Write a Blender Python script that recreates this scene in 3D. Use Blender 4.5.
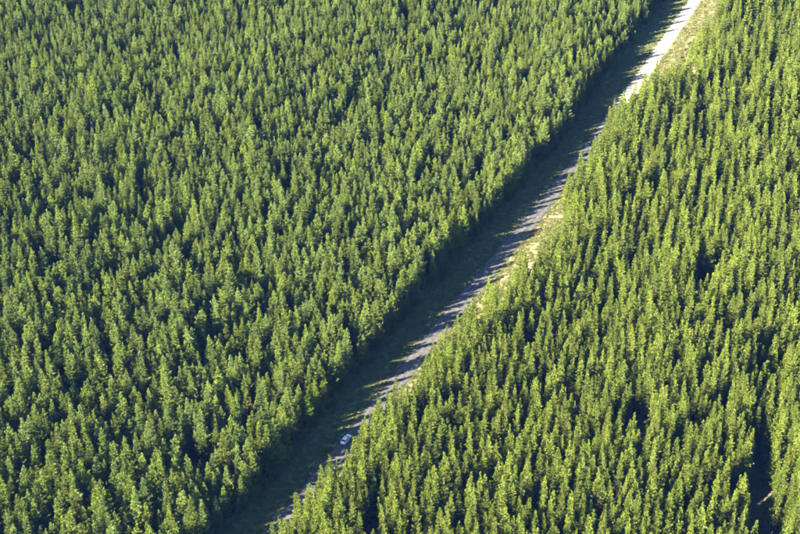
import bpy, bmesh, math, random
import numpy as np
from mathutils import Vector, Matrix

for o in list(bpy.data.objects):
    bpy.data.objects.remove(o)
SC = bpy.context.scene
COL = SC.collection
R = math.radians

# ------------------------------------------------------------------ camera
CAM_H, PITCH, HFOV = 300.0, 35.0, 30.0
cd = bpy.data.cameras.new('camera')
cam = bpy.data.objects.new('camera', cd)
COL.objects.link(cam)
cam.location = (0, 0, CAM_H)
cam.rotation_euler = (R(90 - PITCH), 0, 0)
cd.sensor_width = 36
cd.angle = R(HFOV)
cd.clip_start = 1
cd.clip_end = 8000
SC.camera = cam

# ------------------------------------------------------------------ sky and sun
SUN_AZ, SUN_EL = 244.0, 25.2            # clockwise from +Y
w = bpy.data.worlds.new('World')
SC.world = w
w.use_nodes = True
nt = w.node_tree
nt.nodes.clear()
sky = nt.nodes.new('ShaderNodeTexSky')
sky.sky_type = 'NISHITA'
sky.sun_disc = False
sky.sun_elevation = R(SUN_EL)
sky.sun_rotation = R(SUN_AZ)
sky.altitude = 300
sky.air_density = 0.8
sky.dust_density = 0.0
sky.ozone_density = 3.0
bg = nt.nodes.new('ShaderNodeBackground')
bg.inputs['Strength'].default_value = 0.05
wo = nt.nodes.new('ShaderNodeOutputWorld')
nt.links.new(sky.outputs[0], bg.inputs[0])
nt.links.new(bg.outputs[0], wo.inputs[0])

sl = bpy.data.lights.new('sun', 'SUN')
sl.energy = 5.0
sl.angle = R(0.53)
sl.color = (1.0, 0.91, 0.74)
sun = bpy.data.objects.new('sun', sl)
COL.objects.link(sun)
ldir = Vector((-math.sin(R(SUN_AZ)) * math.cos(R(SUN_EL)), -math.cos(R(SUN_AZ)) * math.cos(R(SUN_EL)), -math.sin(R(SUN_EL))))
sun.rotation_euler = ldir.to_track_quat('-Z', 'Y').to_euler()
sun.location = (-200, -100, 400)

SC.view_settings.view_transform = 'Standard'
SC.view_settings.look = 'None'
SC.view_settings.gamma = 1
SC.view_settings.exposure = 3.3
SC.render.engine = 'CYCLES'
SC.cycles.max_bounces = 6
SC.cycles.diffuse_bounces = 1
SC.cycles.transmission_bounces = 3
SC.cycles.volume_bounces = 0

# ------------------------------------------------------------------ helpers
rng = np.random.default_rng(11)
random.seed(11)


def tag(o, label=None, cat=None, group=None, kind=None):
    for k, v in (('label', label), ('category', cat), ('group', group), ('kind', kind)):
        if v:
            o[k] = v
    return o


def link(name, me, parent=None):
    o = bpy.data.objects.new(name, me)
    COL.objects.link(o)
    if parent:
        o.parent = parent
    return o


F_PX = 400 / math.tan(R(HFOV / 2))
FW = np.array([0, math.cos(R(PITCH)), -math.sin(R(PITCH))])
UP = np.array([0, math.sin(R(PITCH)), math.cos(R(PITCH))])


def project(x, y, z):
    """position in the 800 x 534 photograph and pixels per metre"""
    v = np.array([x, y, z - CAM_H])
    d = v @ FW
    return 400 + F_PX * x / d, 267 - F_PX * (v @ UP) / d, F_PX / d


def sstep(a, b, x):
    t = np.clip((x - a) / (b - a), 0, 1)
    return t * t * (3 - 2 * t)


def noise2(x, y, scale, seed):
    """smooth value noise in 0..1"""
    r = np.random.default_rng(seed)
    tab = r.random((128, 128))
    x = np.asarray(x, float) / scale + 640
    y = np.asarray(y, float) / scale + 640
    xi = np.floor(x).astype(int); yi = np.floor(y).astype(int)
    fx = x - xi; fy = y - yi
    fx = fx * fx * (3 - 2 * fx); fy = fy * fy * (3 - 2 * fy)
    g = lambda a, b: tab[a % 128, b % 128]
    return ((g(xi, yi) * (1 - fx) + g(xi + 1, yi) * fx) * (1 - fy)
            + (g(xi, yi + 1) * (1 - fx) + g(xi + 1, yi + 1) * fx) * fy)


# the road's left edge on the ground (m), nearly straight
RW = 6.0
EDGE = np.array([(-350, -310), (-38.2, 298.5), (-19.7, 334.2), (6.5, 386.8), (41.0, 451.5), (75.5, 518.3), (96.5, 562.2), (135.5, 647.5), (500, 1444)], float)
SEG = EDGE[1:] - EDGE[:-1]
SLEN = np.linalg.norm(SEG, axis=1)
SDIR = SEG / SLEN[:, None]


def road_uv(x, y):
    """signed distance right of the road's left edge, and the y of the foot point"""
    x = np.asarray(x, float); y = np.asarray(y, float)
    best = np.full(x.shape, 1e9); v = np.zeros(x.shape); fy = np.zeros(x.shape)
    for a, d, L in zip(EDGE[:-1], SDIR, SLEN):
        px = x - a[0]; py = y - a[1]
        t = np.clip(px * d[0] + py * d[1], 0, L)
        qx = px - t * d[0]; qy = py - t * d[1]
        dist = np.hypot(qx, qy)
        s = np.sign(px * d[1] - py * d[0])
        m = dist < best
        best = np.where(m, dist, best)
        v = np.where(m, s * dist, v)
        fy = np.where(m, a[1] + t * d[1], fy)
    return v, fy


R_Y = [250, 300, 318, 322, 330, 336, 345, 352, 366, 372, 385, 400, 410, 425, 452, 465, 475, 500, 530, 545, 553, 560, 582, 592, 620, 660, 750]
R_O = [2, 1.6, 2, 6.5, 5.5, 2, 2.2, 7, 7.5, 5, 6.5, 7.5, 10, 13, 13, 9, 4, 2.5, 2.5, 4, 8, 14.5, 15, 12, 12, 13, 13]


def right_off(fy):
    return np.interp(fy, R_Y, R_O)


def left_off(fy):
    return np.interp(fy, [250, 520, 560, 700], [10.4, 10.4, 12.0, 12.0])


def terrain(x, y):
    v, fy = road_uv(x, y)
    c = v - RW / 2
    und = (noise2(x, y, 70, 5) - 0.5) * 5 + (noise2(x, y, 24, 6) - 0.5) * 1.6
    far = sstep(8, 45, np.abs(c))
    bank = np.where(c > 0, 1.5 * sstep(4.0, 12, c), -0.35 * sstep(3.6, 6, -c))
    lump = (noise2(x, y, 4, 7) - 0.5) * 0.35 * sstep(4.0, 7, np.abs(c))
    gully = -5.5 * np.exp(-((x - lane_x(y)) / 5.0) ** 2) * sstep(400, 330, y) * (y > 150)
    return und * far + bank + lump + gully - 0.05


def lane_x(y):
    # the dark lane at the lower right of the picture
    return np.interp(y, [150, 300, 345, 500], [94.5, 100.3, 109.8, 138])


# ------------------------------------------------------------------ materials
def mat(name, build):
    m = bpy.data.materials.new(name)
    m.use_nodes = True
    t = m.node_tree
    t.nodes.clear()
    out = t.nodes.new('ShaderNodeOutputMaterial')
    build(t, t.nodes, t.links, out)
    return m


def plain(name, col, rough=0.6, metal=0.0, var=0.08, scale=30.0, spec=0.5, coat=0.0):
    def b(t, N, L, out):
        p = N.new('ShaderNodeBsdfPrincipled')
        n = N.new('ShaderNodeTexNoise'); n.inputs['Scale'].default_value = scale
        tc = N.new('ShaderNodeTexCoord')
        L.new(tc.outputs['Object'], n.inputs['Vector'])
        mx = N.new('ShaderNodeMix'); mx.data_type = 'RGBA'
        mx.inputs['A'].default_value = (*[c * (1 - var) for c in col], 1)
        mx.inputs['B'].default_value = (*[min(1, c * (1 + var)) for c in col], 1)
        L.new(n.outputs['Fac'], mx.inputs['Factor'])
        L.new(mx.outputs['Result'], p.inputs['Base Color'])
        p.inputs['Roughness'].default_value = rough
        p.inputs['Metallic'].default_value = metal
        p.inputs['Specular IOR Level'].default_value = spec
        p.inputs['Coat Weight'].default_value = coat
        L.new(p.outputs[0], out.inputs['Surface'])
    return mat(name, b)


def foliage(name, dark, light, odd, trans=0.2):
    """needles: tint varies from tuft to tuft (mesh attribute) and from tree to tree (object random)"""
    def b(t, N, L, out):
        at = N.new('ShaderNodeAttribute'); at.attribute_name = 'tint'
        oi = N.new('ShaderNodeObjectInfo')
        m1 = N.new('ShaderNodeMix'); m1.data_type = 'RGBA'
        m1.inputs['A'].default_value = (*dark, 1); m1.inputs['B'].default_value = (*light, 1)
        L.new(at.outputs['Fac'], m1.inputs['Factor'])
        mr = N.new('ShaderNodeMapRange')
        mr.inputs['From Min'].default_value = 0.0; mr.inputs['From Max'].default_value = 1.0
        mr.inputs['To Min'].default_value = 0.0; mr.inputs['To Max'].default_value = 0.75
        L.new(oi.outputs['Random'], mr.inputs['Value'])
        m2 = N.new('ShaderNodeMix'); m2.data_type = 'RGBA'
        m2.inputs['B'].default_value = (*odd, 1)
        L.new(mr.outputs['Result'], m2.inputs['Factor'])
        L.new(m1.outputs['Result'], m2.inputs['A'])
        # overall brightness from tree to tree
        ml = N.new('ShaderNodeMath'); ml.operation = 'MULTIPLY'; ml.inputs[1].default_value = 7.31
        fr = N.new('ShaderNodeMath'); fr.operation = 'FRACT'
        L.new(oi.outputs['Random'], ml.inputs[0]); L.new(ml.outputs[0], fr.inputs[0])
        mv = N.new('ShaderNodeMapRange'); mv.inputs['To Min'].default_value = 0.68; mv.inputs['To Max'].default_value = 1.28
        L.new(fr.outputs[0], mv.inputs['Value'])
        hs = N.new('ShaderNodeHueSaturation')
        L.new(mv.outputs['Result'], hs.inputs['Value']); L.new(m2.outputs['Result'], hs.inputs['Color'])
        p = N.new('ShaderNodeBsdfPrincipled')
        p.inputs['Roughness'].default_value = 0.5
        p.inputs['Specular IOR Level'].default_value = 0.12
        L.new(hs.outputs['Color'], p.inputs['Base Color'])
        tr = N.new('ShaderNodeBsdfTranslucent')
        L.new(hs.outputs['Color'], tr.inputs['Color'])
        ms = N.new('ShaderNodeMixShader'); ms.inputs[0].default_value = trans
        L.new(p.outputs[0], ms.inputs[1]); L.new(tr.outputs[0], ms.inputs[2])
        L.new(ms.outputs[0], out.inputs['Surface'])
    return mat(name, b)


M_BUSHY = foliage('bushy_needles', (0.066, 0.112, 0.016), (0.198, 0.232, 0.019), (0.118, 0.168, 0.046))
M_SLIM = foliage('slender_needles', (0.052, 0.094, 0.012), (0.164, 0.202, 0.014), (0.138, 0.170, 0.022))
M_DEAD = foliage('dead_needles', (0.14, 0.07, 0.035), (0.25, 0.14, 0.07), (0.2, 0.12, 0.08))
M_SHRUB = foliage('shrub_leaves', (0.07, 0.085, 0.03), (0.16, 0.15, 0.05), (0.2, 0.17, 0.07))
M_GRASS = foliage('grass_blades', (0.12, 0.18, 0.060), (0.21, 0.245, 0.09), (0.22, 0.23, 0.09), 0.25)
M_STRAW = foliage('straw_blades', (0.12, 0.11, 0.035), (0.20, 0.165, 0.06), (0.11, 0.12, 0.035), 0.25)
M_BARK = plain('pine_bark', (0.13, 0.085, 0.06), 0.9, var=0.4, scale=6, spec=0.2)


def ground_mat(t, N, L, out):
    tc = N.new('ShaderNodeTexCoord')
    za = N.new('ShaderNodeAttribute'); za.attribute_name = 'zone'
    sep = N.new('ShaderNodeSeparateColor'); L.new(za.outputs['Color'], sep.inputs[0])

    def nz(scale, detail=6):
        n = N.new('ShaderNodeTexNoise'); n.inputs['Scale'].default_value = scale
        n.inputs['Detail'].default_value = detail
        L.new(tc.outputs['Object'], n.inputs['Vector'])
        return n

    def ramp(src, a, b, c0, c1):
        r = N.new('ShaderNodeValToRGB')
        r.color_ramp.elements[0].position = a; r.color_ramp.elements[0].color = (*c0, 1)
        r.color_ramp.elements[1].position = b; r.color_ramp.elements[1].color = (*c1, 1)
        L.new(src, r.inputs[0])
        return r.outputs[0]
    n1 = nz(0.35); n2 = nz(0.9); n3 = nz(2.5)
    litter = ramp(n2.outputs['Fac'], 0.35, 0.68, (0.040, 0.042, 0.022), (0.085, 0.072, 0.042))
    grass = ramp(n1.outputs['Fac'], 0.35, 0.70, (0.125, 0.185, 0.070), (0.20, 0.240, 0.10))
    sand = ramp(n2.outputs['Fac'], 0.40, 0.62, (0.17, 0.145, 0.05), (0.33, 0.26, 0.15))

    def mix(f, a, b):
        m = N.new('ShaderNodeMix'); m.data_type = 'RGBA'
        L.new(f, m.inputs['Factor']); L.new(a, m.inputs['A']); L.new(b, m.inputs['B'])
        return m.outputs['Result']

    def edge(z):
        a = N.new('ShaderNodeMath'); a.operation = 'ADD'; L.new(z, a.inputs[0])
        s = N.new('ShaderNodeMath'); s.operation = 'MULTIPLY_ADD'; s.inputs[1].default_value = 0.9; s.inputs[2].default_value = -0.45
        L.new(n1.outputs['Fac'], s.inputs[0]); L.new(s.outputs[0], a.inputs[1])
        r = N.new('ShaderNodeMapRange'); r.interpolation_type = 'SMOOTHSTEP'
        r.inputs['From Min'].default_value = 0.35; r.inputs['From Max'].default_value = 0.65
        L.new(a.outputs[0], r.inputs['Value'])
        return r.outputs['Result']
    c = mix(edge(sep.outputs[0]), litter, grass)
    c = mix(edge(sep.outputs[1]), c, sand)
    p = N.new('ShaderNodeBsdfPrincipled'); p.inputs['Roughness'].default_value = 0.95
    p.inputs['Specular IOR Level'].default_value = 0.1
    L.new(c, p.inputs['Base Color'])
    bp = N.new('ShaderNodeBump'); bp.inputs['Strength'].default_value = 0.6; bp.inputs['Distance'].default_value = 0.15
    L.new(n3.outputs['Fac'], bp.inputs['Height']); L.new(bp.outputs[0], p.inputs['Normal'])
    L.new(p.outputs[0], out.inputs['Surface'])


M_GROUND = mat('ground', ground_mat)


def road_mat(t, N, L, out):
    at = N.new('ShaderNodeAttribute'); at.attribute_name = 'across'
    tc = N.new('ShaderNodeTexCoord')
    n = N.new('ShaderNodeTexNoise'); n.inputs['Scale'].default_value = 0.7; n.inputs['Detail'].default_value = 8
    L.new(tc.outputs['Object'], n.inputs['Vector'])
    n2 = N.new('ShaderNodeTexNoise'); n2.inputs['Scale'].default_value = 9; n2.inputs['Detail'].default_value = 4
    L.new(tc.outputs['Object'], n2.inputs['Vector'])
    r = N.new('ShaderNodeValToRGB')
    e = r.color_ramp.elements
    e[0].position = 0.0; e[0].color = (0.095, 0.09, 0.065, 1)
    e[1].position = 1.0; e[1].color = (0.095, 0.09, 0.065, 1)
    for ps, c in ((0.08, (0.09, 0.088, 0.08)), (0.2, (0.125, 0.12, 0.113)), (0.34, (0.092, 0.088, 0.078)), (0.5, (0.125, 0.12, 0.113)), (0.66, (0.092, 0.088, 0.078)), (0.8, (0.125, 0.12, 0.113)), (0.93, (0.09, 0.088, 0.08))):
        x = e.new(ps); x.color = (*c, 1)
    L.new(at.outputs['Fac'], r.inputs[0])
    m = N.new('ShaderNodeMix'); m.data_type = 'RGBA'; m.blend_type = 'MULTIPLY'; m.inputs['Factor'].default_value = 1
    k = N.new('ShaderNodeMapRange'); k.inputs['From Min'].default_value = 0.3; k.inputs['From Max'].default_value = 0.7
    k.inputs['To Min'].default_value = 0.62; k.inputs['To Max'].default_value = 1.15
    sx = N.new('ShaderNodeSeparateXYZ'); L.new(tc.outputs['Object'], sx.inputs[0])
    sun_gain = N.new('ShaderNodeMapRange'); sun_gain.inputs['From Min'].default_value = 525; sun_gain.inputs['From Max'].default_value = 550
    sun_gain.inputs['To Min'].default_value = 0.82; sun_gain.inputs['To Max'].default_value = 3.0  # sunlight painted in: far gravel made paler for sun, near gravel darker for shade
    L.new(sx.outputs[1], sun_gain.inputs['Value'])
    kk_ = N.new('ShaderNodeMath'); kk_.operation = 'MULTIPLY'; L.new(k.outputs['Result'], kk_.inputs[0]); L.new(sun_gain.outputs['Result'], kk_.inputs[1])
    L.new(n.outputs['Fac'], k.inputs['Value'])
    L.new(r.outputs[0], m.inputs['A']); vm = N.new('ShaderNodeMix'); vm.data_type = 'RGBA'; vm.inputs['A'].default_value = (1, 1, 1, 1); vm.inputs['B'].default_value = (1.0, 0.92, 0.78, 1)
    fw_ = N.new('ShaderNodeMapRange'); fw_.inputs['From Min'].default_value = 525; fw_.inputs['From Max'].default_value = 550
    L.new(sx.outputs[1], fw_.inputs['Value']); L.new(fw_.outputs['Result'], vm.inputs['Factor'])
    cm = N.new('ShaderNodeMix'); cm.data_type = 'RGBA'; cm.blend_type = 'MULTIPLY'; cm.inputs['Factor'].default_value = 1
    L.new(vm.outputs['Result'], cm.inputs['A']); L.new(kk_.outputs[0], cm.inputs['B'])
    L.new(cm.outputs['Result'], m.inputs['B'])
    p = N.new('ShaderNodeBsdfPrincipled'); p.inputs['Roughness'].default_value = 0.95
    p.inputs['Specular IOR Level'].default_value = 0.15
    L.new(m.outputs['Result'], p.inputs['Base Color'])
    bp = N.new('ShaderNodeBump'); bp.inputs['Strength'].default_value = 0.5; bp.inputs['Distance'].default_value = 0.04
    L.new(n2.outputs['Fac'], bp.inputs['Height']); L.new(bp.outputs[0], p.inputs['Normal'])
    L.new(p.outputs[0], out.inputs['Surface'])


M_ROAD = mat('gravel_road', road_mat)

# ------------------------------------------------------------------ ground and road
def axis(lo, hi, step, far):
    a = list(np.arange(lo, hi + 0.01, step))
    g = step; x = lo; pre = []
    while x > -far:
        g *= 1.5; x -= g; pre.append(max(x, -far))
    g = step; x = hi; post = []
    while x < far:
        g *= 1.5; x += g; post.append(min(x, far))
    return np.array(pre[::-1] + a + post)


FAR = 1500
# the sheet is laid out in a frame turned to the road so that the clearing is finely cut
gx = axis(-260, 270, 2.0, FAR)
gy = axis(190, 760, 2.0, FAR)
X, Y = np.meshgrid(gx, gy)
fx, fyv = X.ravel(), Y.ravel()
Z = terrain(fx, fyv)
v_all, foot = road_uv(fx, fyv)
# the sheet dips under the road bed
Z = np.where((v_all > -1.6) & (v_all < RW + 1.6), -0.10, Z)
nx, ny = len(gx), len(gy)
idx = np.arange(nx * ny).reshape(ny, nx)
faces = np.stack([idx[:-1, :-1], idx[:-1, 1:], idx[1:, 1:], idx[1:, :-1]], -1).reshape(-1, 4)
me = bpy.data.meshes.new('ground')
me.from_pydata(np.stack([fx, fyv, Z], 1).tolist(), [], faces.tolist())
ro = right_off(foot); lo = left_off(foot)
grassy = sstep(-lo - 3.5, -lo - 0.5, v_all) * (1 - sstep(RW + ro - 1, RW + ro + 3, v_all))
sandy = sstep(RW + 0.4, RW + 1.6, v_all) * (1 - sstep(RW + ro * 0.9, RW + ro + 2.0, v_all))
# bare patches among the trees on the right
for (bx_, by_, rx_, ry_) in ((122, 574, 5, 9), (143, 634, 2.6, 34)):
    sandy = np.maximum(sandy, np.exp(-(((fx - bx_) / rx_) ** 2 + ((fyv - by_) / ry_) ** 2)) * 1.3)
ca = me.color_attributes.new('zone', 'FLOAT_COLOR', 'POINT')
ca.data.foreach_set('color', np.stack([grassy, np.clip(sandy, 0, 1), 0 * grassy, 0 * grassy + 1], 1).ravel())
me.materials.append(M_GROUND)
for p in me.polygons:
    p.use_smooth = True
tag(link('ground', me), 'forest floor and grassy verges under the whole plantation', 'ground', kind='structure')

# road bed: ribbon with shoulders that dip into the verge
def sample_edge(y):
    x = np.interp(y, EDGE[:, 1], EDGE[:, 0])
    i = np.clip(np.searchsorted(EDGE[:, 1], y) - 1, 0, len(SDIR) - 1)
    # smoothed direction
    d = sum(np.array(SDIR[np.clip(np.searchsorted(EDGE[:, 1], y + k) - 1, 0, len(SDIR) - 1)]) for k in (-12, 0, 12))
    d /= np.linalg.norm(d)
    return x, d


rows = []
acr = [-0.8, -0.25, 0.0, 0.6, 1.5, 2.2, 3.0, 3.8, 4.5, 5.4, 6.0, 6.3, 7.0]
zz = [-0.35, -0.03, 0.0, 0.015, 0.015, 0.03, 0.04, 0.03, 0.015, 0.015, 0.0, -0.03, -0.35]
yy = np.arange(150, 1000, 1.2)
for y in yy:
    x, d = sample_edge(y)
    n = np.array([d[1], -d[0]])
    j = (noise2(0, y, 3, 21) - 0.5) * 0.9
    k = (noise2(9, y, 3, 22) - 0.5) * 0.9
    for a, z in zip(acr, zz):
        s = a / RW
        off = a + (1 - s) * j * (a < 3) + s * k * (a >= 3)
        rows.append((x + n[0] * off, y + n[1] * off, z))
na = len(acr); nr = len(yy)
idx = np.arange(na * nr).reshape(nr, na)
faces = np.stack([idx[:-1, :-1], idx[:-1, 1:], idx[1:, 1:], idx[1:, :-1]], -1).reshape(-1, 4)
me = bpy.data.meshes.new('road')
me.from_pydata(rows, [], faces.tolist())
at = me.attributes.new('across', 'FLOAT', 'POINT')
at.data.foreach_set('value', np.tile(np.clip(np.array(acr) / RW, 0, 1), nr))
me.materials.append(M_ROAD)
for p in me.polygons:
    p.use_smooth = True
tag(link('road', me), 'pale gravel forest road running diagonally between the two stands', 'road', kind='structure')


# ------------------------------------------------------------------ tree meshes
def blades(centres, dirs, tints, n, length, width, spread, r):
    """n triangular blades per tuft, fanning round the tuft's direction"""
    C = np.repeat(np.asarray(centres), n, 0)
    D = np.repeat(np.asarray(dirs), n, 0)
    T = np.repeat(np.asarray(tints), n)
    m = len(C)
    d = D + r.normal(0, spread, (m, 3))
    d /= np.linalg.norm(d, axis=1)[:, None] + 1e-9
    s = np.cross(d, r.normal(0, 1, (m, 3)))
    s /= np.linalg.norm(s, axis=1)[:, None] + 1e-9
    Ln = length * r.uniform(0.65, 1.25, m)[:, None]
    Wd = width * r.uniform(0.7, 1.3, m)[:, None]
    base = C + r.normal(0, length * 0.22, (m, 3))
    # a kite: root, two shoulders, tip
    a = base; b = base + d * Ln * 0.45 + s * Wd; c = base + d * Ln; e = base + d * Ln * 0.45 - s * Wd
    V = np.stack([a, b, c, e], 1).reshape(-1, 3)
    F = np.arange(m * 4).reshape(m, 4)
    return V, F, np.repeat(T, 4)


def leaf_mesh(name, V, F, T, material):
    me = bpy.data.meshes.new(name)
    me.from_pydata(V.tolist(), [], F.tolist())
    a = me.attributes.new('tint', 'FLOAT', 'POINT')
    a.data.foreach_set('value', np.clip(T, 0, 1).astype(np.float32))
    me.materials.append(material)
    return me


def wood_mesh(name, H, r0, limbs, lean, material=None):
    """tapered trunk with its main limbs"""
    V = []; F = []

    def tube(path, radii, seg):
        s = len(V)
        for p, rr in zip(path, radii):
            for k in range(seg):
                a = 2 * math.pi * k / seg
                V.append((p[0] + rr * math.cos(a), p[1] + rr * math.sin(a), p[2]))
        for i in range(len(path) - 1):
            for k in range(seg):
                F.append((s + i * seg + k, s + i * seg + (k + 1) % seg, s + (i + 1) * seg + (k + 1) % seg, s + (i + 1) * seg + k))
    ts = np.linspace(0, 1, 7)
    path = [(lean[0] * t * t, lean[1] * t * t, t * H * 0.97 - 0.4 * (t == 0)) for t in ts]
    tube(path, [r0 * 1.25] + [max(0.02, r0 * (1 - 0.93 * t)) for t in ts[1:]], 7)
    for p, q in limbs:
        mid = (np.asarray(p) + q) / 2 + (0, 0, -0.05)
        tube([p, mid, q], [0.05, 0.035, 0.012], 3)
    me = bpy.data.meshes.new(name)
    me.from_pydata(V, [], F)
    me.materials.append(material or M_BARK)
    return me


def grow(r, H, Rm, start, tip, power, step, elevs, wob, twig, clump, thin=1.0):
    """boughs in whorls up the stem; returns tufts and limbs"""
    lean = r.normal(0, 0.018 * H, 2)
    C = []; D = []; T = []; limbs = []
    z = H * start
    lob = r.uniform(0, 6.28, 3)
    while z < H - 0.35:
        t = 1 - z / H
        prof = min(t / tip, 1) ** power if t < tip else 1 - 0.35 * (t - tip)
        ctr = np.array([lean[0] * (z / H) ** 2, lean[1] * (z / H) ** 2, z])
        nb = r.integers(5, 8) if t > 0.1 else r.integers(4, 6)
        a0 = r.uniform(0, 6.28)
        gap = r.uniform(0.70, 1.18)
        for k in range(nb):
            if r.random() > thin:
                continue
            a = a0 + 6.283 * k / nb + r.normal(0, 0.25)
            L = Rm * prof * gap * (1 + wob * math.sin(2 * a + lob[0] + z * 0.6) + 0.6 * wob * math.sin(3 * a + lob[1])) * r.uniform(0.6, 1.25)
            L = max(L, 0.12)
            el = R(np.interp(t, [0, 0.12, 0.5, 1], elevs) + r.normal(0, 8))
            d = np.array([math.cos(a) * math.cos(el), math.sin(a) * math.cos(el), math.sin(el)])
            reach = min(L / max(math.cos(el), 0.45), 3.0)
            base = ctr + (0, 0, -reach * math.sin(el) * 0.6)
            if base[2] < 0.8:
                continue
            if reach > 0.8:
                limbs.append((base, base + d * reach * 0.9))
            bt = np.clip(r.normal(0.45, 0.25), 0, 1)
            n = max(1, int(reach / clump))
            for i in range(n):
                f = 0.2 + 0.8 * (i + r.uniform(0.1, 1.0)) / n
                p = base + d * reach * f + r.normal(0, 0.07, 3) * (0.4 + f) + (0, 0, 0.10 * reach * f * f)
                for q in range(2 if f > 0.3 and reach > 0.5 else 1):
                    side = np.cross(d, (0, 0, 1)) * r.normal(0, twig) * min(1, reach / 1.6)
                    C.append(p + side); D.append(d * 0.75 + side * 0.6 + (0, 0, 0.45))
                    T.append(np.clip(bt + r.normal(0, 0.2), 0, 1))
        z += r.uniform(*step) * (0.5 + 0.5 * min(1, t / 0.25))
    for i in range(4):                       # the leader
        C.append(np.array([lean[0], lean[1], H - 0.75 + 0.18 * i])); D.append(np.array([0, 0, 1.6])); T.append(0.6)
    return C, D, T, limbs, lean


BH, SH = 16.2, 15.5


def make_bushy(seed):
    r = np.random.default_rng(seed)
    C, D, T, limbs, lean = grow(r, BH, r.uniform(1.85, 2.6), 0.10, r.uniform(0.60, 0.80), r.uniform(0.82, 1.05), (0.70, 1.10),
                                [62, 42, 26, 6], 0.22, 0.40, 0.25)
    V, F, TT = blades(C, D, T, 10, 0.44, 0.058, 0.50, r)
    return leaf_mesh('bushy_pine_crown', V, F, TT, M_BUSHY), wood_mesh('bushy_pine_trunk', BH, 0.18, limbs, lean), BH


def make_slim(seed, material=None, thin=1.0):
    r = np.random.default_rng(seed)
    C, D, T, limbs, lean = grow(r, SH, r.uniform(1.30, 1.75), 0.10, r.uniform(0.62, 0.78), r.uniform(0.75, 0.95), (0.75, 1.15),
                                [55, 30, 12, -4], 0.12, 0.28, 0.24, thin)
    V, F, TT = blades(C, D, T, 10, 0.40, 0.054, 0.45, r)
    return leaf_mesh('slender_pine_crown', V, F, TT, material or M_SLIM), wood_mesh('slender_pine_trunk', SH, 0.15, limbs, lean), SH


NB, NS = 12, 12
BUSHY = [make_bushy(100 + i) for i in range(NB)]
SLIM = [make_slim(200 + i) for i in range(NS)]
DEADP = make_slim(300, M_DEAD, 0.55)

# ------------------------------------------------------------------ where the trees stand
def grid_pts(az, along, across, jit, x0, x1, y0, y1, r):
    d = np.array([math.sin(R(az)), math.cos(R(az))]); n = np.array([d[1], -d[0]])
    ext = 900
    u = np.arange(-ext, ext, along); v = np.arange(-ext, ext, across)
    U, Vv = np.meshgrid(u, v)
    U = U + (np.arange(len(v)) % 2)[:, None] * along / 2
    U = U + r.normal(0, jit * along, U.shape); Vv = Vv + r.normal(0, jit * across * 0.75, Vv.shape)
    x = U * d[0] + Vv * n[0]; y = 450 + U * d[1] + Vv * n[1]
    k = (x > x0) & (x < x1) & (y > y0) & (y < y1)
    # a wedge a little wider than the view
    half = 0.268 * np.sqrt(y ** 2 + CAM_H ** 2)
    k &= (x > -half - 55) & (x < half + 32)
    return x[k], y[k]


r = np.random.default_rng(77)
trees = []          # kind, x, y, z, scale_xy, scale_z, rot, variant
def bands(az, steps, cuts, jit):
    xs, ys = [], []
    for k, (a, b) in enumerate(steps):
        x, y = grid_pts(az, a, b, jit, -330, 330, 215, 735, r)
        yn = y + (noise2(x, y, 14, 90) - 0.5) * 40
        m = (yn >= ([0] + cuts)[k]) & (yn < (cuts + [9999])[k])
        xs.append(x[m]); ys.append(y[m])
    return np.concatenate(xs), np.concatenate(ys)


lx, ly = bands(24, [(3.5, 3.5), (3.15, 3.15), (2.8, 2.8)], [375, 480], 0.24)
v, fy = road_uv(lx, ly)
k = (v < -left_off(fy) + r.normal(0, 0.5, len(v))) & (r.random(len(v)) > 0.07 * (v < -left_off(fy) - 9))
gapn = noise2(lx, ly, 6, 31)
k &= ~((gapn < 0.13) & (v < -left_off(fy) - 10))
lx, ly, v, fy = lx[k], ly[k], v[k], fy[k]
lz = terrain(lx, ly)
tall = 0.98 + 0.22 * (noise2(lx, ly, 38, 32) - 0.5) + r.normal(0, 0.13, len(lx))
tall *= np.where(r.random(len(lx)) < 0.08, 0.8, 1)
# the taller edge trees that keep the car in the shade
sd = np.array([math.sin(R(SUN_AZ)), math.cos(R(SUN_AZ))])
ax_, ay_ = lx + 16.3, ly - 337.0
al_ = ax_ * sd[0] + ay_ * sd[1]; pe_ = np.abs(ax_ * sd[1] - ay_ * sd[0])
tall = np.where((pe_ < 4.5) & (al_ > 10) & (al_ < 34), np.maximum(tall, 1.12), tall)
tall *= np.interp(ly, [320, 600], [1.0, 0.80])
tall *= 1 + np.where(v > -left_off(fy) - 6, (noise2(lx, ly, 7, 95) - 0.5) * 0.5 * (np.hypot(ax_, ay_) > 34), 0)
edge = np.clip((v + left_off(fy) + 14) / 14, 0, 1)
tall *= 1 - edge * np.interp(fy, [525, 570], [0.0, 0.20])
for i in range(len(lx)):
    s = np.clip(tall[i], 0.5, 1.25)
    trees.append(['bushy', lx[i], ly[i], lz[i], s * r.uniform(0.88, 1.12), s, r.uniform(0, 6.28), int(r.integers(NB)), v[i], fy[i]])

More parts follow.
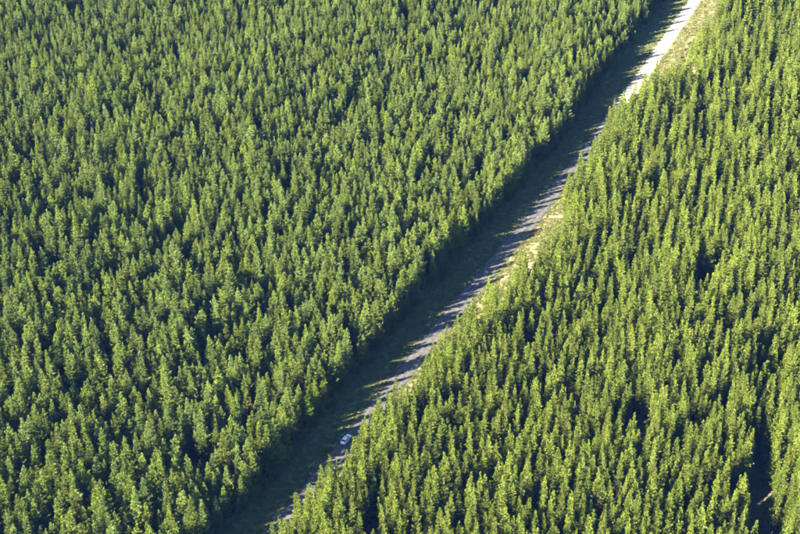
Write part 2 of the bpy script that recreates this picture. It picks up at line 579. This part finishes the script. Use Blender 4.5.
rx, ry = bands(13, [(2.65, 2.9), (2.95, 3.2), (3.3, 3.5)], [375, 470], 0.30)
v, fy = road_uv(rx, ry)
k = (v > RW + right_off(fy) + r.normal(0, 0.5, len(v))) & (r.random(len(v)) > 0.05)
k &= ~((noise2(rx, ry, 8, 41) < 0.19) & (v > RW + right_off(fy) + 8))
k &= ~((np.abs(rx - lane_x(ry)) < 3.5 * np.interp(ry, [326, 342], [1, 0])) & (ry < 342))          # dark lane
k &= ~(((rx - 138 - (ry - 605) * 0.17) / 2.9) ** 2 + ((ry - 630) / 42) ** 2 < 1)                                        # sandy strip
k &= ~(((rx - 122) / 6) ** 2 + ((ry - 570) / 14) ** 2 < 1)                                           # bare patch
rx, ry, v, fy = rx[k], ry[k], v[k], fy[k]
rz = terrain(rx, ry)
tall = 0.98 + 0.2 * (noise2(rx, ry, 30, 42) - 0.5) + r.normal(0, 0.135, len(rx))
tall *= np.interp(ry, [340, 480], [1.0, 1.10])
edge = np.clip(1 - (v - RW - right_off(fy)) / 6, 0, 1)
tall *= 1 - edge * r.uniform(0.0, 0.28, len(rx))
for i in range(len(rx)):
    s = np.clip(tall[i], 0.4, 1.22)
    trees.append(['slim', rx[i], ry[i], rz[i], s ** 0.7 * r.uniform(0.88, 1.15) * np.interp(ry[i], [340, 480], [1.0, 1.14]), s, r.uniform(0, 6.28), int(r.integers(NS)), v[i], fy[i]])

# saplings and low growth along both forest edges
for side in (0, 1):
    for _ in range(110 if side == 0 else 36):
        y = r.uniform(285, 660); x, d = sample_edge(y)
        if side == 0:
            vv = -left_off(y) + r.uniform(-0.5, 2.2)
        else:
            vv = RW + right_off(y) - r.uniform(-0.5, 2.0) * min(1, right_off(y) / 5)
        px, py = x + d[1] * vv, y - d[0] * vv
        s_ = r.uniform(0.16, 0.42)
        pz = float(terrain(np.array([px]), np.array([py]))[0])
        trees.append(['bushy' if side == 0 else 'slim', px, py, pz, s_ * 1.25, s_, r.uniform(0, 6.28), int(r.integers(12)), vv, y])

# those that show largest in the picture become individuals
scored = {'bushy': [], 'slim': []}
for i, t in enumerate(trees):
    H = (BH if t[0] == 'bushy' else SH) * t[5]
    tx, ty, ts = project(t[1], t[2], t[3] + H)
    bx, by, bs = project(t[1], t[2], t[3] + H * 0.45)
    if -2 < tx < 802 and -4 < ty < 530 and 0 < (tx + bx) / 2 < 800:
        vis = (min(by, 534) - max(ty, 0)) * ts
        if t[0] == 'bushy' and t[8] > -left_off(t[9]) - 4.5:
            vis *= 1.35
        if t[0] == 'slim' and t[8] < RW + right_off(t[9]) + 3.5:
            vis *= 1.2
        scored[t[0]].append((vis, i, tx, ty))
single = {}
for kd in scored:
    scored[kd].sort(reverse=True)
    for vis, i, tx, ty in scored[kd][:300]:
        single[i] = (tx, ty)

CARX, CARY = 346.0, 441.0
used = set()


ONES = 'zero one two three four five six seven eight nine ten eleven twelve thirteen fourteen fifteen sixteen seventeen eighteen nineteen'.split()
TENS = '- - twenty thirty forty fifty sixty seventy eighty ninety'.split()


def words(n, nd):
    k = max(0, round(n, nd)); i = int(k)
    if i >= 100:
        return 'hundred'
    s = ONES[i] if i < 20 else TENS[i // 10] + ('-' + ONES[i % 10] if i % 10 else '')
    f = ('%.*f' % (nd, k)).partition('.')[2].rstrip('0')
    return s + ('-point-' + '-'.join(ONES[int(c)] for c in f) if f else '')


def unique(fmt, tx, ty):
    for na, nb in ((0, 0), (1, 0), (0, 1), (1, 1), (2, 1), (2, 2)):
        s = fmt.format(words(tx / 8, na), words(ty / 5.34, nb))
        if s not in used:
            break
    used.add(s)
    return s


for i, (tx, ty) in single.items():
    kd, x, y, z, sx, sz, rot, var, v, fy = trees[i]
    crown, trunk, H = (BUSHY if kd == 'bushy' else SLIM)[var]
    root = bpy.data.objects.new('bushy_pine_tree' if kd == 'bushy' else 'slender_pine_tree', None)
    COL.objects.link(root)
    root.location = (x, y, z); root.rotation_euler = (0, 0, rot); root.scale = (sx, sx, sz)
    link('trunk', trunk, root)
    link('crown', crown, root)
    size = 'tall' if sz > 1.06 else ('short' if sz < 0.86 else 'mid-height')
    if kd == 'bushy':
        where = 'at left forest edge' if v > -left_off(fy) - 4.5 else 'in left stand'
        lab = unique(size + ' bushy pine ' + where + ', tip {} percent across, {} percent down', tx, ty)
        tag(root, lab, 'pine tree', 'broad bushy pines of the stand left of the road')
    else:
        where = 'at right forest edge' if v < RW + right_off(fy) + 3.5 else 'in right stand'
        lab = unique(size + ' slender pine ' + where + ', tip {} percent across, {} percent down', tx, ty)
        tag(root, lab, 'pine tree', 'slender spire pines of the stand right of the road')


# the remaining thousands of each stand: one object each, instanced by geometry nodes
def instancer(name, protos, items, label, cat):
    lib = bpy.data.collections.new(name + '_shapes')
    for j, mesh in enumerate(protos):
        o = bpy.data.objects.new('%s_shape_%02d' % (name, j), mesh)
        lib.objects.link(o)
    P = np.array([(t[0], t[1], t[2]) for t in items])
    me = bpy.data.meshes.new(name)
    me.from_pydata(P.tolist(), [], [])
    a = me.attributes.new('turn', 'FLOAT_VECTOR', 'POINT'); a.data.foreach_set('vector', np.array([(0, 0, t[4]) for t in items], np.float32).ravel())
    a = me.attributes.new('size', 'FLOAT_VECTOR', 'POINT'); a.data.foreach_set('vector', np.array([t[3] for t in items], np.float32).ravel())
    a = me.attributes.new('pick', 'INT', 'POINT'); a.data.foreach_set('value', np.array([t[5] for t in items], np.int32))
    ob = link(name, me)
    ng = bpy.data.node_groups.new(name, 'GeometryNodeTree')
    ng.interface.new_socket('Geometry', in_out='INPUT', socket_type='NodeSocketGeometry')
    ng.interface.new_socket('Geometry', in_out='OUTPUT', socket_type='NodeSocketGeometry')
    N = ng.nodes; L = ng.links
    gi = N.new('NodeGroupInput'); go = N.new('NodeGroupOutput')
    ci = N.new('GeometryNodeCollectionInfo'); ci.inputs['Collection'].default_value = lib
    ci.inputs['Separate Children'].default_value = True; ci.inputs['Reset Children'].default_value = True
    ip = N.new('GeometryNodeInstanceOnPoints'); ip.inputs['Pick Instance'].default_value = True

    def attr(nm, ty):
        n = N.new('GeometryNodeInputNamedAttribute'); n.data_type = ty; n.inputs['Name'].default_value = nm
        return n.outputs['Attribute']
    L.new(gi.outputs[0], ip.inputs['Points']); L.new(ci.outputs[0], ip.inputs['Instance'])
    L.new(attr('pick', 'INT'), ip.inputs['Instance Index'])
    er = N.new('FunctionNodeEulerToRotation'); L.new(attr('turn', 'FLOAT_VECTOR'), er.inputs[0])
    L.new(er.outputs[0], ip.inputs['Rotation'])
    L.new(attr('size', 'FLOAT_VECTOR'), ip.inputs['Scale'])
    L.new(ip.outputs[0], go.inputs[0])
    md = ob.modifiers.new('instances', 'NODES'); md.node_group = ng
    tag(ob, label, cat, kind='stuff')
    return ob


def join_meshes(name, parts):
    V = []; F = []; T = []; mi = []; mats = []
    off = 0
    for j, me in enumerate(parts):
        n = len(me.vertices)
        co = np.empty(n * 3, np.float32); me.vertices.foreach_get('co', co)
        V.append(co.reshape(-1, 3))
        nf = len(me.polygons)
        li = np.empty(len(me.loops), np.int32); me.loops.foreach_get('vertex_index', li)
        F.append(li.reshape(nf, 4) + off); off += n
        if 'tint' in me.attributes:
            t = np.empty(n, np.float32); me.attributes['tint'].data.foreach_get('value', t)
        else:
            t = np.zeros(n, np.float32)
        T.append(t); mi += [j] * nf; mats.append(me.materials[0])
    out = bpy.data.meshes.new(name)
    out.from_pydata(np.concatenate(V).tolist(), [], np.concatenate(F).tolist())
    a = out.attributes.new('tint', 'FLOAT', 'POINT'); a.data.foreach_set('value', np.concatenate(T))
    for m in mats:
        out.materials.append(m)
    out.polygons.foreach_set('material_index', np.array(mi, np.int32))
    return out


whole_b = [join_meshes('bushy_pine_%d' % j, b[:2]) for j, b in enumerate(BUSHY)]
whole_s = [join_meshes('slender_pine_%d' % j, b[:2]) for j, b in enumerate(SLIM)]
for kd, name, protos, lab in (('bushy', 'bushy_pine_forest', whole_b, 'farther mass of bushy pines filling the stand left of the road'),
                              ('slim', 'slender_pine_forest', whole_s, 'farther mass of slender pines filling the stand right of the road')):
    items = [(t[1], t[2], t[3], (t[4], t[4], t[5]), t[6], t[7]) for i, t in enumerate(trees) if t[0] == kd and i not in single]
    instancer(name, protos, items, lab, 'forest')
print('TREES', len(trees), 'individual', len(single), 'crown faces', [len(b[0].polygons) for b in BUSHY[:2] + SLIM[:2]])

# ------------------------------------------------------------------ grass on the verges
def tuft(seed, n, h, wd, spread, material):
    r = np.random.default_rng(seed)
    C = np.stack([r.normal(0, spread, n), r.normal(0, spread, n), np.full(n, -0.02)], 1)
    D = np.stack([C[:, 0] * 0.9, C[:, 1] * 0.9, np.full(n, 0.8)], 1)
    V, F, T = blades(C, D, r.random(n), 3, h, wd, 0.35, r)
    V[:, 2] = np.maximum(V[:, 2], -0.05)
    return leaf_mesh('tuft', V, F, T, material)


g_protos = [tuft(400 + j, 34, 0.34, 0.035, 0.26, M_GRASS) for j in range(3)]
s_protos = [tuft(410 + j, 26, 0.30, 0.032, 0.24, M_STRAW) for j in range(3)]
r = np.random.default_rng(5)
gi_, si_ = [], []
N_ = 60000
ys = r.uniform(255, 700, N_)
vs = r.uniform(-13, RW + 16, N_)
cl = 0.5 * noise2(ys, vs, 2.2, 51) + 0.5 * noise2(ys, vs, 0.8, 52)
for y, vv, c_ in zip(ys, vs, cl):
    if -0.1 < vv < RW + 0.1:
        continue
    x, d = sample_edge(y)
    px, py = x + d[1] * vv, y - d[0] * vv
    q = c_ + r.normal(0, 0.15)
    size = r.uniform(0.6, 1.5)
    if vv < 0:
        if vv < -left_off(y) - 1.5 or q < 0.33:
            continue
        straw = vv > -1.6 and r.random() < 0.5 or r.random() < 0.10
    else:
        if vv > RW + right_off(y) + 1 or q < 0.42:
            continue
        straw = r.random() < 0.72
    (si_ if straw else gi_).append((px, py, 0, (size, size, size * r.uniform(0.7, 1.3)), r.uniform(0, 6.28), int(r.integers(3))))
for lst in (gi_, si_):
    zt = terrain(np.array([t[0] for t in lst]), np.array([t[1] for t in lst]))
    for j in range(len(lst)):
        lst[j] = (lst[j][0], lst[j][1], max(zt[j], -0.1), *lst[j][3:])
instancer('verge_grass', g_protos, gi_, 'short green grass tufts covering the verges of the gravel road', 'grass')
instancer('dry_grass', s_protos, si_, 'straw-coloured dry grass tufts scattered beside the gravel road', 'grass')

# ------------------------------------------------------------------ shrubs and saplings on the right-hand bank
def make_shrub(seed):
    r = np.random.default_rng(seed)
    C = []; D = []; T = []; st = []
    for k in range(r.integers(9, 14)):
        a = r.uniform(0, 6.28); el = R(r.uniform(15, 80)); L = r.uniform(0.5, 1.0)
        d = np.array([math.cos(a) * math.cos(el), math.sin(a) * math.cos(el), math.sin(el) * 0.9])
        st.append((np.zeros(3), d * L))
        t = r.random()
        for i in range(7):
            C.append(d * L * r.uniform(0.4, 1.05) + r.normal(0, 0.10, 3)); D.append(d + (0, 0, 0.4)); T.append(np.clip(t + r.normal(0, 0.2), 0, 1))
    V, F, TT = blades(C, D, T, 7, 0.22, 0.06, 0.7, r)
    V[:, 2] = np.maximum(V[:, 2], 0.0)
    leaves = leaf_mesh('shrub_leaves', V, F, TT, M_SHRUB)
    Vw, Fw = [], []
    for p, q in st:
        s = len(Vw)
        for e, rr in ((p, 0.03), (q, 0.01)):
            for k in range(3):
                Vw.append((e[0] + rr * math.cos(2.1 * k), e[1] + rr * math.sin(2.1 * k), e[2]))
        for k in range(3):
            Fw.append((s + k, s + (k + 1) % 3, s + 3 + (k + 1) % 3, s + 3 + k))
    stems = bpy.data.meshes.new('shrub_stems'); stems.from_pydata(Vw, [], Fw); stems.materials.append(M_BARK)
    return leaves, stems


SHRUBS = [make_shrub(500 + j) for j in range(4)]
r = np.random.default_rng(9)
spots = []
for (ya, yb, n) in ((318, 334, 4), (350, 372, 5), (408, 468, 16), (552, 645, 46)):
    for _ in range(n):
        y = r.uniform(ya, yb); o_ = right_off(y)
        spots.append((y, RW + 1.2 + r.uniform(0, 1) ** 0.8 * max(1.5, o_ - 1.5), r.uniform(0.5, 1.25)))
for y, vv, s in spots:
    x, d = sample_edge(y)
    px, py = x + d[1] * vv, y - d[0] * vv
    pz = float(terrain(np.array([px]), np.array([py]))[0])
    root = bpy.data.objects.new('shrub', None); COL.objects.link(root)
    root.location = (px, py, pz - 0.03); root.rotation_euler = (0, 0, r.uniform(0, 6.28)); root.scale = (s * r.uniform(1, 1.4), s, s * r.uniform(0.8, 1.1))
    lv, stm = SHRUBS[int(r.integers(4))]
    link('stem', stm, root); link('foliage', lv, root)
    tx, ty, _ = project(px, py, pz + 0.5)
    size = 'large' if s > 1.0 else ('tiny' if s < 0.7 else 'small')
    tag(root, unique(size + ' shrub on dry roadside bank, {} percent across, {} percent down photo', tx, ty), 'shrub', 'shrubs on the dry bank beside the road')

# a few dead brown pines standing in the right-hand stand
for (ix, iy, s) in ((752, 392, 0.8), (474, 505, 0.62), (665, 158, 0.75), (556, 336, 0.7), (123, 499, 0.7), (54, 294, 0.75), (128, 63, 0.8), (250, 400, 0.75), (330, 210, 0.8)):
    d = FW * F_PX + np.array([1, 0, 0]) * (ix - 400) + UP * (267 - iy)
    kk = (CAM_H - 12 * s) / -d[2]
    px, py = d[0] * kk, d[1] * kk
    pz = float(terrain(np.array([px]), np.array([py]))[0])
    root = bpy.data.objects.new('dead_pine_tree', None); COL.objects.link(root)
    root.location = (px, py, pz); root.scale = (s, s, s); root.rotation_euler = (0, 0, ix)
    link('trunk', DEADP[1], root); link('crown', DEADP[0], root)
    tx, ty, _ = project(px, py, pz + SH * s)
    tag(root, unique('thin reddish-brown dead pine, ' + ('left' if px < 70 * (py - 290) / 240 - 30 else 'right') + ' stand, tip {} percent across, {} percent down', tx, ty), 'dead tree', 'dead brown pines')


# ------------------------------------------------------------------ the white car on the road
M_PAINT = plain('white_paint', (0.80, 0.80, 0.80), 0.25, var=0.01, coat=0.6)
M_GLASS = plain('dark_glass', (0.015, 0.018, 0.02), 0.06, var=0.02, spec=0.6)
M_TYRE = plain('tyre_rubber', (0.02, 0.02, 0.02), 0.85)
M_RIM = plain('alloy_rim', (0.45, 0.45, 0.46), 0.35, 0.8)
M_TRIM = plain('black_trim', (0.02, 0.02, 0.02), 0.5)
M_HEAD = plain('headlight_lens', (0.6, 0.62, 0.65), 0.1)
M_TAIL = plain('tail_light_lens', (0.35, 0.02, 0.02), 0.2)
M_PLATE = plain('number_plate', (0.7, 0.7, 0.65), 0.5)


def loft(name, sections, m, parent, closed=True, smooth=True):
    """sections: list of rings with equal counts"""
    V = [p for s in sections for p in s]; n = len(sections[0]); F = []
    for i in range(len(sections) - 1):
        for k in range(n if closed else n - 1):
            F.append((i * n + k, i * n + (k + 1) % n, (i + 1) * n + (k + 1) % n, (i + 1) * n + k))
    if closed:
        F.append(tuple(range(n))[::-1]); F.append(tuple(range((len(sections) - 1) * n, len(sections) * n)))
    me = bpy.data.meshes.new(name); me.from_pydata(V, [], F); me.materials.append(m)
    bm = bmesh.new(); bm.from_mesh(me); bmesh.ops.recalc_face_normals(bm, faces=bm.faces); bm.to_mesh(me); bm.free()
    for p in me.polygons:
        p.use_smooth = smooth
    o = link(name, me, parent)
    if smooth:
        md = o.modifiers.new('edges', 'EDGE_SPLIT'); md.split_angle = R(38)
    return o


def build_car():
    root = bpy.data.objects.new('parked_car', None); root.name = 'car'; COL.objects.link(root)
    hw = 0.90
    # lower body: x along, z up; (x, bottom, belt, half width)
    st = [(-2.30, 0.42, 0.78, 0.70), (-2.22, 0.30, 0.92, 0.82), (-1.95, 0.22, 0.99, 0.88), (-1.35, 0.20, 1.00, 0.90), (-0.4, 0.20, 0.97, 0.91), (0.5, 0.20, 0.95, 0.91),
          (1.05, 0.20, 0.93, 0.90), (1.6, 0.20, 0.87, 0.88), (2.05, 0.22, 0.78, 0.83), (2.28, 0.30, 0.68, 0.74), (2.36, 0.40, 0.58, 0.62)]
    rings = []
    for x, zb, zt, h in st:
        zm = zb + (zt - zb) * 0.55
        half = [(x, 0, zb), (x, h * 0.86, zb), (x, h * 0.985, zb + 0.10), (x, h, zm), (x, h * 0.97, zt - 0.09), (x, h * 0.86, zt - 0.01), (x, h * 0.45, zt + 0.025), (x, 0, zt + 0.03)]
        rings.append(half + [(a, -b, c) for a, b, c in half[-2:0:-1]])
    body = loft('body', rings, M_PAINT, root)
    # cabin: glasshouse below, painted roof above
    def cab(xs, z, h):
        return [(xs[0], h * 0.82, z), (xs[0] + 0.10, h, z), ((xs[0] + xs[1]) / 2, h * 1.02, z), (xs[1] - 0.16, h, z), (xs[1], h * 0.80, z),
                (xs[1] + 0.04, 0, z), (xs[1], -h * 0.80, z), (xs[1] - 0.16, -h, z), ((xs[0] + xs[1]) / 2, -h * 1.02, z), (xs[0] + 0.10, -h, z), (xs[0], -h * 0.82, z), (xs[0] - 0.04, 0, z)]
    loft('cabin_glass', [cab((-1.78, 1.12), 0.955, 0.80), cab((-1.42, 0.66), 1.22, 0.72), cab((-1.14, 0.30), 1.425, 0.63)], M_GLASS, root)
    loft('roof', [cab((-1.17, 0.33), 1.415, 0.65), cab((-1.10, 0.24), 1.455, 0.60), cab((-0.95, 0.10), 1.478, 0.48)], M_PAINT, root)
    # pillars
    def bar(name, p, q, wdt, m, par, thick=0.03):
        p = Vector(p); q = Vector(q); d = (q - p).normalized(); s = Vector((1, 0, 0)) if abs(d.x) < 0.5 else Vector((0, 0, 1))
        s = (s - d * s.dot(d)).normalized() * wdt; t = d.cross(s).normalized() * thick
        return loft(name, [[tuple(e + s + t), tuple(e + s - t), tuple(e - s - t), tuple(e - s + t)] for e in (p, q)], m, par, smooth=False)
    for sgn in (-1, 1):
        bar('pillar', (0.98, 0.79 * sgn, 0.96), (0.24, 0.635 * sgn, 1.43), 0.035, M_PAINT, root)
        bar('pillar', (-0.28, 0.815 * sgn, 0.96), (-0.36, 0.65 * sgn, 1.43), 0.04, M_PAINT, root)
        bar('pillar', (-1.66, 0.79 * sgn, 0.96), (-1.10, 0.635 * sgn, 1.43), 0.07, M_PAINT, root)
        # doors: thin proud panels with handles
        for xa, xb in ((-0.25, 0.92), (-1.28, -0.31)):
            y0 = 0.915 * sgn
            dr = loft('door', [[(xa, y0 - 0.03 * sgn, 0.34), (xb, y0 - 0.03 * sgn, 0.34), (xb, y0 - 0.035 * sgn, 0.86), (xa, y0 - 0.035 * sgn, 0.86)],
                               [(xa + 0.015, y0, 0.36), (xb - 0.015, y0, 0.36), (xb - 0.015, y0 - 0.015 * sgn, 0.84), (xa + 0.015, y0 - 0.015 * sgn, 0.84)]], M_PAINT, root, smooth=False)
            bar('handle', (xa + 0.10, (0.915) * sgn, 0.76), (xa + 0.30, (0.915) * sgn, 0.76), 0.018, M_TRIM, dr, 0.018)
        mir = loft('mirror', [[(0.80, 0.86 * sgn, 0.96), (0.72, 0.86 * sgn, 0.96), (0.72, 0.86 * sgn, 1.06), (0.80, 0.86 * sgn, 1.04)],
                              [(0.82, 1.04 * sgn, 0.95), (0.72, 1.06 * sgn, 0.94), (0.72, 1.06 * sgn, 1.08), (0.80, 1.04 * sgn, 1.07)]], M_PAINT, root, smooth=False)
        loft('headlight', [[(2.10, 0.80 * sgn, 0.60), (2.02, 0.845 * sgn, 0.74), (2.20, 0.60 * sgn, 0.74), (2.26, 0.56 * sgn, 0.62)],
                           [(2.20, 0.82 * sgn, 0.60), (2.08, 0.86 * sgn, 0.76), (2.24, 0.60 * sgn, 0.76), (2.33, 0.56 * sgn, 0.62)]], M_HEAD, root, smooth=False)
        loft('tail_light', [[(-2.10, 0.80 * sgn, 0.70), (-2.10, 0.84 * sgn, 0.92), (-2.20, 0.55 * sgn, 0.90), (-2.22, 0.52 * sgn, 0.72)],
                            [(-2.25, 0.83 * sgn, 0.70), (-2.21, 0.85 * sgn, 0.93), (-2.27, 0.55 * sgn, 0.92), (-2.31, 0.52 * sgn, 0.72)]], M_TAIL, root, smooth=False)
        for xw in (-1.40, 1.42):
            def wheel_ring(rad, yv, n=20):
                return [(xw + rad * math.cos(2 * math.pi * k / n), yv * sgn, 0.33 + rad * math.sin(2 * math.pi * k / n)) for k in range(n)]
            wh = loft('wheel', [wheel_ring(0.29, 0.70), wheel_ring(0.33, 0.73), wheel_ring(0.33, 0.90), wheel_ring(0.30, 0.925)], M_TYRE, root)
            loft('rim', [wheel_ring(0.22, 0.90), wheel_ring(0.21, 0.932), wheel_ring(0.06, 0.938)], M_RIM, wh)
    loft('front_bumper', [[(2.20, -0.62, 0.30), (2.20, 0.62, 0.30), (2.24, 0.60, 0.44), (2.24, -0.60, 0.44)], [(2.40, -0.50, 0.32), (2.40, 0.50, 0.32), (2.40, 0.50, 0.44), (2.40, -0.50, 0.44)]], M_TRIM, root, smooth=False)
    loft('number_plate', [[(-2.25, -0.26, 0.58), (-2.25, 0.26, 0.58), (-2.25, 0.26, 0.70), (-2.25, -0.26, 0.70)], [(-2.33, -0.26, 0.58), (-2.33, 0.26, 0.58), (-2.325, 0.26, 0.70), (-2.325, -0.26, 0.70)]], M_PLATE, root, smooth=False)
    return root


car = build_car()
d = FW * F_PX + np.array([1, 0, 0]) * (CARX - 400) + UP * (267 - CARY)
kk = CAM_H / -d[2]
cx, cy = d[0] * kk, d[1] * kk
cv, cf = road_uv(np.array([cx]), np.array([cy]))
print('CAR', cx, cy, 'from left edge', cv)
_, dd = sample_edge(cf[0])
car.location = (cx, cy, 0.03)
car.rotation_euler = (0, 0, math.atan2(dd[1], dd[0]))
tag(car, 'white sedan driving along the shaded gravel road', 'car')

# ------------------------------------------------------------------ the air
HAZE = 0.00002
bm = bmesh.new()
bmesh.ops.create_cube(bm, size=1)
zlo, zhi = -8.0, CAM_H + 12
bmesh.ops.scale(bm, vec=(2 * FAR + 40, 2 * FAR + 40, zhi - zlo), verts=bm.verts)
bmesh.ops.translate(bm, vec=(0, 0, (zlo + zhi) / 2), verts=bm.verts)
me = bpy.data.meshes.new('haze'); bm.to_mesh(me); bm.free()


def haze_mat(t, N, L, out):
    p = N.new('ShaderNodeVolumePrincipled')
    p.inputs['Color'].default_value = (0.10, 0.27, 1.0, 1)
    p.inputs['Density'].default_value = HAZE
    p.inputs['Anisotropy'].default_value = 0.0
    L.new(p.outputs[0], out.inputs['Volume'])


me.materials.append(mat('haze', haze_mat))
if HAZE > 0: hz = tag(link('haze', me), 'thin bluish air between the camera and the forest', 'haze', kind='stuff')
